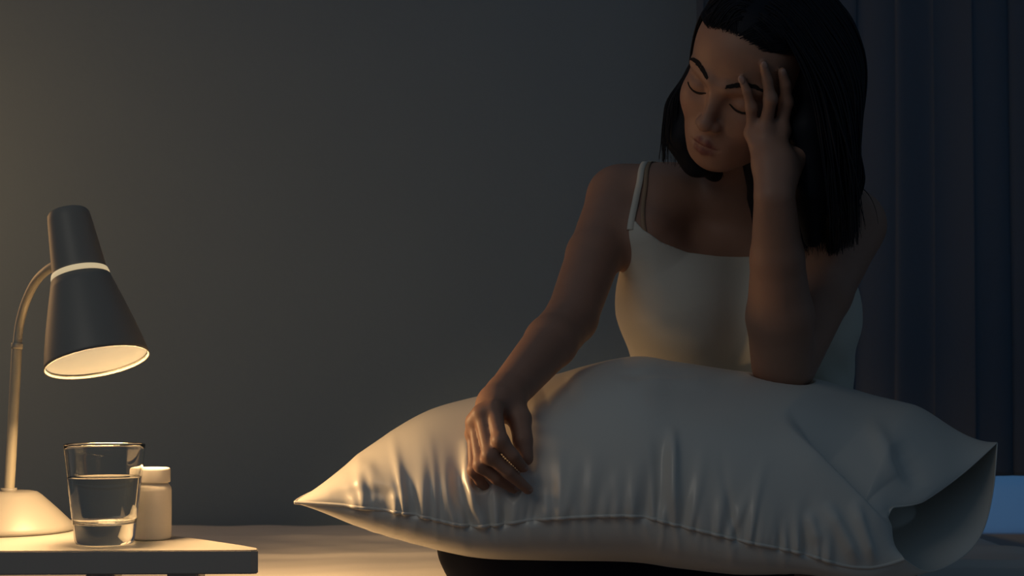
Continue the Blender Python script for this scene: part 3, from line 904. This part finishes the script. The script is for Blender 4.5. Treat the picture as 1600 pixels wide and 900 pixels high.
def strands(n=4300, steps=56, step=0.0085):
    a = rng.normal(size=(n * 6, 3)); a /= np.linalg.norm(a, axis=1)[:, None]
    q = CAPC + a * (CAPR - 0.003)
    ok = (hairline(q) < -0.001) & (q[:, 2] > -0.045)
    q = q[ok][:n]; n = len(q)
    part = 0.006
    sg = np.where(q[:, 0] > part, 1.0, -1.0)
    P = HC + HS * (q @ HR.T)
    lay = rng.random(n)
    comb = np.stack([sg * 0.75, np.where(sg > 0, 0.45, 0.75), np.full(n, -0.15)], -1)
    comb2 = np.stack([sg * 0.10, np.where(sg > 0, 0.25, 0.75), np.full(n, -0.8)], -1)
    toW = lambda v: v @ HR.T
    vel = toW(comb); vel /= np.linalg.norm(vel, axis=1)[:, None]
    g = np.array([0, 0, -1.0])
    path = [P.copy()]
    gl = np.array([0.12, 1.84, CAM_Z + 0.14]); gh_ = 0.005; gn = np.array([100, 124, 104])
    pts = gl + np.stack(np.meshgrid(*[np.arange(k) for k in gn], indexing='ij'), -1) * gh_
    nbk = gn // 4
    blk = pts.reshape(nbk[0], 4, nbk[1], 4, nbk[2], 4, 3).transpose(0, 2, 4, 1, 3, 5, 6).reshape(-1, 64, 3)
    cen = blk.mean(1); rad = np.full(len(blk), gh_ * 1.5 * 1.75)
    vals = np.minimum(body.eval(blk, cen, rad), hair_field(blk, cen, rad))
    G3 = vals.reshape(nbk[0], nbk[1], nbk[2], 4, 4, 4).transpose(0, 3, 1, 4, 2, 5).reshape(tuple(gn))
    def dist(p):
        f = np.clip((p - gl) / gh_, 0, gn - 1.001); i = f.astype(int); w = f - i
        o = 0
        for a in (0, 1):
            for b in (0, 1):
                for c in (0, 1):
                    o = o + G3[i[:, 0] + a, i[:, 1] + b, i[:, 2] + c] * np.abs(1 - a - w[:, 0]) * np.abs(1 - b - w[:, 1]) * np.abs(1 - c - w[:, 2])
        return o
    wob = rng.normal(size=(n, 3)) * 0.08
    for i in range(steps):
        ql = toH(P)
        hz = np.clip((ql[:, 2] + 0.02) / 0.08, 0, 1)[:, None]
        onhead = np.clip(1.3 - np.linalg.norm(ql - CAPC, axis=1) / 0.115, 0, 1)[:, None]
        tgt = onhead * toW(hz * comb + (1 - hz) * comb2) + (1 - onhead) * 1.0 * (g + wob) + 0.25 * g
        ax = W(1288, 250, 2.06)[0]
        pull = np.zeros_like(P); pull[:, 0] = -np.clip((P[:, 0] - ax) / 0.05, -0.2, 1.0) * 0.9 * (sg > 0); tgt = tgt + (1 - onhead) * pull
        vel = vel * 0.72 + 0.28 * tgt / (np.linalg.norm(tgt, axis=1)[:, None] + 1e-9)
        vel /= np.linalg.norm(vel, axis=1)[:, None]
        P = P + vel * step
        off = 0.0008 + 0.006 * lay * min(1.0, i / 8)
        for _ in range(2):
            d = dist(P); bad = d < off
            if not bad.any(): break
            Pb = P[bad]; e = 0.003; G = np.empty_like(Pb)
            for k in range(3):
                o = np.zeros(3); o[k] = e
                G[:, k] = dist(Pb + o) - dist(Pb - o)
            G /= np.linalg.norm(G, axis=1)[:, None] + 1e-9
            P[bad] = Pb + G * (off[bad] - d[bad])[:, None]
        path.append(P.copy())
    return np.stack(path, 1), sg
sp, ssg = strands()
def baby_hair(n=2400, m=10):
    a = rng.normal(size=(n * 40, 3)); a /= np.linalg.norm(a, axis=1)[:, None]
    q = np.array([0, -0.01, 0.03]) + a * np.array([0.075, 0.09, 0.085])
    P = HC + HS * (q @ HR.T); P = P[(q[:, 2] > 0.0) & (q[:, 1] < 0.02)]
    P = to_surface(P, 0.0006, headonly, 4); hv_ = hairline(toH(P))
    P = P[(hv_ > -0.012) & (hv_ < 0.0035 * rng.random(len(hv_)))][:n]
    x = toH(P)[:, 0]; sg = np.where(x > 0.006, 1.0, -1.0)
    d = np.stack([sg * (0.55 + 5 * np.abs(x)), np.full(len(P), 0.75), 0.45 - 9 * np.abs(x)], -1) + rng.normal(size=(len(P), 3)) * 0.06
    d = d @ HR.T; d /= np.linalg.norm(d, axis=1)[:, None]
    out = [P]
    for i in range(m - 1):
        P = P + d * 0.0042; P = to_surface(P, 0.0006 + 0.0008 * i, headonly, 1); out.append(P)
    return np.stack(out, 1)
bh = baby_hair()
V = [hv]; Q = [hq]; base = len(hv)
cut = rng.uniform(0.80, 1.0, len(sp))
zend = CAM_Z - (398 - HZ) / F * 2.05
K = 4
for i, pth in enumerate(sp):
    ql = toH(pth)
    # stop at the trimmed length, and never cross the face
    stop = len(pth) * cut[i]
    face = (hairline(ql) > 0.004) & (ql[:, 2] > -0.10) & (np.abs(ql[:, 0]) < 0.066) & (ql[:, 1] < 0.0)
    pxx = 800 + F * pth[:, 0] / pth[:, 1]; pyy = HZ - F * (pth[:, 2] - CAM_Z) / pth[:, 1]
    neckside = (pxx < 1165) & (pyy > 262 + 0.25 * (pxx - 1060)) & (pth[:, 1] < 2.2)
    bad = np.nonzero(face | neckside | (pth[:, 2] < zend + rng.uniform(-0.008, 0.03)))[0]
    m = int(min(stop, bad[0] if len(bad) else 999))
    if m < 6: continue
    pp = pth[:m]
    r = np.interp(np.arange(m), [0, 3, m * 0.6, m - 1], [0.0009, 0.0016, 0.0013, 0.0002])
    t, nn, bb = frame_fast(pp)
    ang = np.arange(K) * 2 * np.pi / K
    vv = pp[:, None] + r[:, None, None] * (np.cos(ang)[None, :, None] * nn[:, None] + np.sin(ang)[None, :, None] * bb[:, None])
    I = np.arange(m * K).reshape(m, K); J = np.roll(I, -1, 1)
    Q.append(np.stack([I[:-1], J[:-1], J[1:], I[1:]], -1).reshape(-1, 4) + base)
    V.append(vv.reshape(-1, 3)); base += m * K
for pp in bh:
    m = len(pp); r = np.interp(np.arange(m), [0, 4, m - 1], [0.0002, 0.0006, 0.0004])
    t, nn, bb = frame_fast(pp); ang = np.arange(K) * 2 * np.pi / K
    vv = pp[:, None] + r[:, None, None] * (np.cos(ang)[None, :, None] * nn[:, None] + np.sin(ang)[None, :, None] * bb[:, None])
    I = np.arange(m * K).reshape(m, K); J = np.roll(I, -1, 1)
    Q.append(np.stack([I[:-1], J[:-1], J[1:], I[1:]], -1).reshape(-1, 4) + base)
    V.append(vv.reshape(-1, 3)); base += m * K
link('hair', mesh_np('hair', np.concatenate(V), np.concatenate(Q)), M_hair, person)

# --- finger nails
def nail(f, out):
    tip, pre = f[-1], f[-2]
    ax = tip - pre; ax /= np.linalg.norm(ax)
    o = out - ax * (out @ ax); o /= np.linalg.norm(o); sd = np.cross(ax, o)
    c = tip + o * 0.0040 - ax * 0.001
    bm = bmesh.new(); bmesh.ops.create_uvsphere(bm, u_segments=14, v_segments=8, radius=1)
    Mx = Matrix(((ax[0] * .0062, sd[0] * .0042, o[0] * .0019, c[0]), (ax[1] * .0062, sd[1] * .0042, o[1] * .0019, c[1]), (ax[2] * .0062, sd[2] * .0042, o[2] * .0019, c[2]), (0, 0, 0, 1)))
    me = bpy.data.meshes.new('fingernail'); bm.to_mesh(me); bm.free(); me.transform(Mx)
    link('fingernail', me, M_nail, person)
for f in (L_little, L_ring, L_mid): nail(f, headonly.grad(f[-1])[0])
for f in (R_little, R_ring, R_mid, R_ind): nail(f, np.array([0.25, -0.75, 0.55]))
nail(R_thumb, np.array([-0.55, -0.75, 0.2]))

# ================================================================== pillow
def pillow():
    rows = np.array([  # front seam (px, py, d) | back seam (px, py, d) | bulge up, bulge down
        (460, 785, 1.840, 560, 745, 2.16, 0.004, 0.004),
        (540, 790, 1.820, 612, 738, 2.18, 0.056, 0.040),
        (640, 803, 1.800, 680, 725, 2.20, 0.098, 0.062),
        (740, 822, 1.790, 770, 715, 2.20, 0.122, 0.070),
        (850, 811, 1.785, 860, 705, 2.20, 0.138, 0.085),
        (985, 806, 1.780, 980, 700, 2.20, 0.160, 0.092),
        (1060, 821, 1.775, 1060, 700, 2.20, 0.157, 0.090),
        (1160, 845, 1.770, 1160, 700, 2.20, 0.150, 0.080),
        (1250, 864, 1.775, 1270, 700, 2.20, 0.146, 0.060),
        (1320, 884, 1.780, 1370, 700, 2.18, 0.124, 0.050),
        (1372, 886, 1.790, 1470, 696, 2.12, 0.092, 0.050),
        (1412, 874, 1.800, 1558, 691, 2.04, 0.030, 0.060)])
    NU, NT = 620, 150
    ctl = np.array([np.r_[W(*r[:3]), W(*r[3:6]), r[6:]] for r in rows])
    c = spline(ctl, NU)
    u = np.linspace(0, 1, NU)
    # the left end closes quickly into a plump corner
    t = np.linspace(0, math.pi, NT)
    sfrac = (1 - np.cos(t)) / 2
    bul = np.sin(t) ** 0.80
    Fp, Bp = c[:, None, :3], c[:, None, 3:6]
    chord = Fp + (Bp - Fp) * sfrac[None, :, None]
    up_ = np.array([0, 0, 1.0])
    top = chord + up_ * (c[:, 6, None] * bul)[..., None]
    bot = chord - up_ * (c[:, 7, None] * np.sin(t) ** 0.75)[..., None]
    # open end of the case: blend the last stretch into the mouth seen in the picture
    mt = spline([W(1412, 874, 1.80), W(1381, 818, 1.845), W(1448, 780, 1.905), W(1506, 738, 1.975), W(1558, 691, 2.04)], NT)
    mb = spline([W(1412, 874, 1.80), W(1450, 893, 1.850), W(1500, 872, 1.905), W(1534, 832, 1.95), W(1551, 768, 2.00), W(1558, 691, 2.04)], NT)
    w = np.clip((u - 0.88) / 0.12, 0, 1); w = (w * w * (3 - 2 * w))[:, None, None]
    top = top * (1 - w) + mt[None] * w
    bot = bot * (1 - w) + mb[None] * w
    rr = np.random.default_rng(3)
    def project(P): return np.stack([800 + F * P[..., 0] / P[..., 1], HZ - F * (P[..., 2] - CAM_Z) / P[..., 1]], -1)
    def normals(P, sgn):
        du = np.gradient(P, axis=0); dt = np.gradient(P, axis=1); n = np.cross(du, dt) * sgn
        return n / (np.linalg.norm(n, axis=-1)[..., None] + 1e-9)
    nt_, nb_ = normals(top, 1), normals(bot, -1)
    front = np.exp(-(t / 0.9) ** 2)[None]
    Lx = c[:, 0][:, None]                      # real length along the pillow
    PT, PB = project(top), project(bot)
    def gather(q, a, b, width, amp):
        a = np.array(a, float); b = np.array(b, float); ba = b - a
        s = ((q - a) @ ba) / (ba @ ba); sc_ = np.clip(s, 0, 1)
        bend = 6.0 * np.sin(sc_ * 3.0 + a[0])
        off = q - a - sc_[..., None] * ba; dd = np.abs(off[..., 0] + bend * sc_) + np.where(s < 0, np.abs(off[..., 1]), 0)
        return amp * np.exp(-(dd / (width * (1 + 1.3 * sc_))) ** 2) * (1 - sc_) ** 1.3
    def ridge(q, a, b, width, amp):
        """a soft crease between two spots of the cloth"""
        a = np.array(a, float); b = np.array(b, float); ba = b - a
        s = ((q - a) @ ba) / (ba @ ba); dd = np.linalg.norm(q - a - np.clip(s, 0, 1)[..., None] * ba, axis=-1)
        tap = np.clip(np.minimum(s + 0.05, 1.05 - s) / 0.3, 0, 1)
        tap = np.where((s > -0.15) & (s < 1.15), tap, 0)
        return amp * np.exp(-(dd / width) ** 2) * tap
    seam_y = lambda x: np.interp(x, rows[:, 0], rows[:, 1])
    Dt = np.zeros(top.shape[:2]); Db = np.zeros(bot.shape[:2])
    vis = np.clip((2.15 - t) / 0.7, 0, 1)[None]; vis = vis * vis * (3 - 2 * vis)
    x = 560
    while x < 1300:                            # gathers running up from the piped seam
        ln = rr.uniform(35, 125); sl = rr.normal(0.0, 0.14) + 0.16 * np.sign(x - 780) * (x > 560)
        y0 = seam_y(x)
        Dt += gather(PT, (x, y0 + 3), (x + sl * ln, y0 - ln * 1.35), rr.uniform(3.5, 8.0), rr.uniform(0.0022, 0.0095) * rr.choice([1, 1, 1, -0.8])) * vis
        if rr.random() < 0.6:
            Db += gather(PB, (x, y0 - 3), (x + rr.normal(8, 10), y0 + rr.uniform(30, 65)), rr.uniform(3, 6), rr.uniform(0.001, 0.003)) * vis
        x += rr.uniform(8, 20)
    for a, b, wd, am in (((742, 820), (728, 690), 8, 0.007), ((742, 820), (772, 860), 7, 0.004), ((1052, 815), (1050, 672), 9, 0.009), ((1035, 815), (1033, 690), 12, -0.007),
                         ((1362, 650), (1425, 765), 13, 0.006), ((1290, 790), (1340, 880), 10, 0.008), ((1330, 790), (1365, 880), 9, 0.007),
                         ((1262, 800), (1275, 850), 9, 0.006), ((1405, 690), (1440, 760), 16, -0.006), ((835, 625), (905, 600), 30, -0.004), ((1120, 600), (1000, 590), 10, 0.004),
                         ((1100, 590), (960, 585), 7, -0.003), ((560, 720), (620, 780), 12, 0.003), ((520, 770), (640, 770), 10, -0.003)):
        Dt += ridge(PT, a, b, wd, am) * vis
    # behind the plump front corner the empty case sinks in
    q = project(top); la = np.array([1232, 672.0]); lb = np.array([1376, 815.0]); lv = (lb - la) / np.linalg.norm(lb - la)
    ln_ = np.array([lv[1], -lv[0]])
    s_ = (q - la) @ ln_; a_ = ((q - la) @ lv) / np.linalg.norm(lb - la)
    st_ = np.clip(s_ / 26, 0, 1); st_ = st_ * st_ * (3 - 2 * st_)
    Dt -= 0.034 * st_ * np.exp(-np.maximum(s_ - 22, 0) / 55) * np.clip((a_ + 0.12) / 0.5, 0, 1) * np.clip((1.12 - a_) / 0.25, 0, 1) * vis
    Dt += 0.007 * np.exp(-(s_ / 30) ** 2) * np.clip((a_ + 0.1) / 0.4, 0, 1) * np.clip((1.2 - a_) / 0.4, 0, 1) * vis
    top = top + nt_ * Dt[..., None]; bot = bot + nb_ * Db[..., None]
    # cloth gives way under the elbow, the forearm and the hand
    def blur(A, m, it):
        for _ in range(it):
            B_ = A.copy()
            B_[1:-1, 1:-1] = (A[:-2, 1:-1] + A[2:, 1:-1] + A[1:-1, :-2] + A[1:-1, 2:]) / 4
            A = A * (1 - m) + B_ * m
        return A
    for it in range(5):
        sh = top.shape
        d = body.at(top.reshape(-1, 3)).reshape(sh[:2])
        bad = d < 0.004
        if bad.any():
            g = body.grad(top[bad]); g[:, 2] = np.minimum(g[:, 2], 0.1) - 0.35; g /= np.linalg.norm(g, axis=1)[:, None]
            top[bad] += g * (0.005 - d[bad])[:, None]
        if it < 4:
            m = np.clip((0.011 - d) / 0.008, 0, 1)[..., None] * 0.8
            top = blur(top, m, 8)
    # nothing sinks into legs or bed
    for arr in (top, bot):
        fl = arr.reshape(-1, 3)
        d = pants.at(fl); bad = np.nonzero(d < 0.006)[0]
        if len(bad):
            g = pants.grad(fl[bad]); fl[bad] += g * (0.0065 - d[bad])[:, None]
        fl[:, 2] = np.maximum(fl[:, 2], BED_Z + 0.006)
    ring = np.concatenate([top, bot[:, -2:0:-1]], 1)
    m = ring.shape[1]
    I = np.arange(NU * m).reshape(NU, m); J = np.roll(I, -1, 1)
    q = np.stack([I[:-1], I[1:], J[1:], J[:-1]], -1).reshape(-1, 4)
    V = ring.reshape(-1, 3)
    V = relax(V, q, 3, 0.4)
    root = empty('pillow', (0.10, 1.98, BED_Z + 0.10))
    tag(root, 'big cream satin pillow with an open case lying across her lap', 'pillow')
    o = link('pillowcase', mesh_np('pillowcase', V, q), M_satin, root)
    sol = o.modifiers.new('thickness', 'SOLIDIFY'); sol.thickness = 0.0012; sol.offset = 0
    Vr = V.reshape(NU, m, 3)
    seam = Vr[:, 0] + (Vr[:, 0] - (Vr[:, 3] + Vr[:, -3]) / 2) * 0.25
    tube('piping', seam[::2], 0.0024, M_satin, root, 7)
    tube('piping', Vr[2, :NT][::2], 0.0018, M_satin, root, 7)
    hem = np.concatenate([Vr[-1], Vr[-1, :1]]); tube('hem', hem[::2], 0.0012, M_satin, root, 6)
    # the cushion inside, visible only as darkness in the mouth of the case
    k0, k1 = int(NU * 0.55), int(NU * 0.87)
    st = np.linspace(k0, k1, 26).astype(int); rings = []
    for n_, s_ in enumerate(st):
        cc = Vr[s_].mean(0); f_ = 0.95 * math.sqrt(max(0.0, 1 - (n_ / 25.0) ** 4))
        rings.append(cc + (Vr[s_][::4] - cc) * max(f_, 0.01))
    R_ = np.array(rings); a_, b_ = R_.shape[:2]
    I = np.arange(a_ * b_).reshape(a_, b_); J = np.roll(I, -1, 1)
    link('cushion', mesh_np('cushion', R_.reshape(-1, 3), np.stack([I[:-1], I[1:], J[1:], J[:-1]], -1).reshape(-1, 4)), M_sheet, root)
pillow()
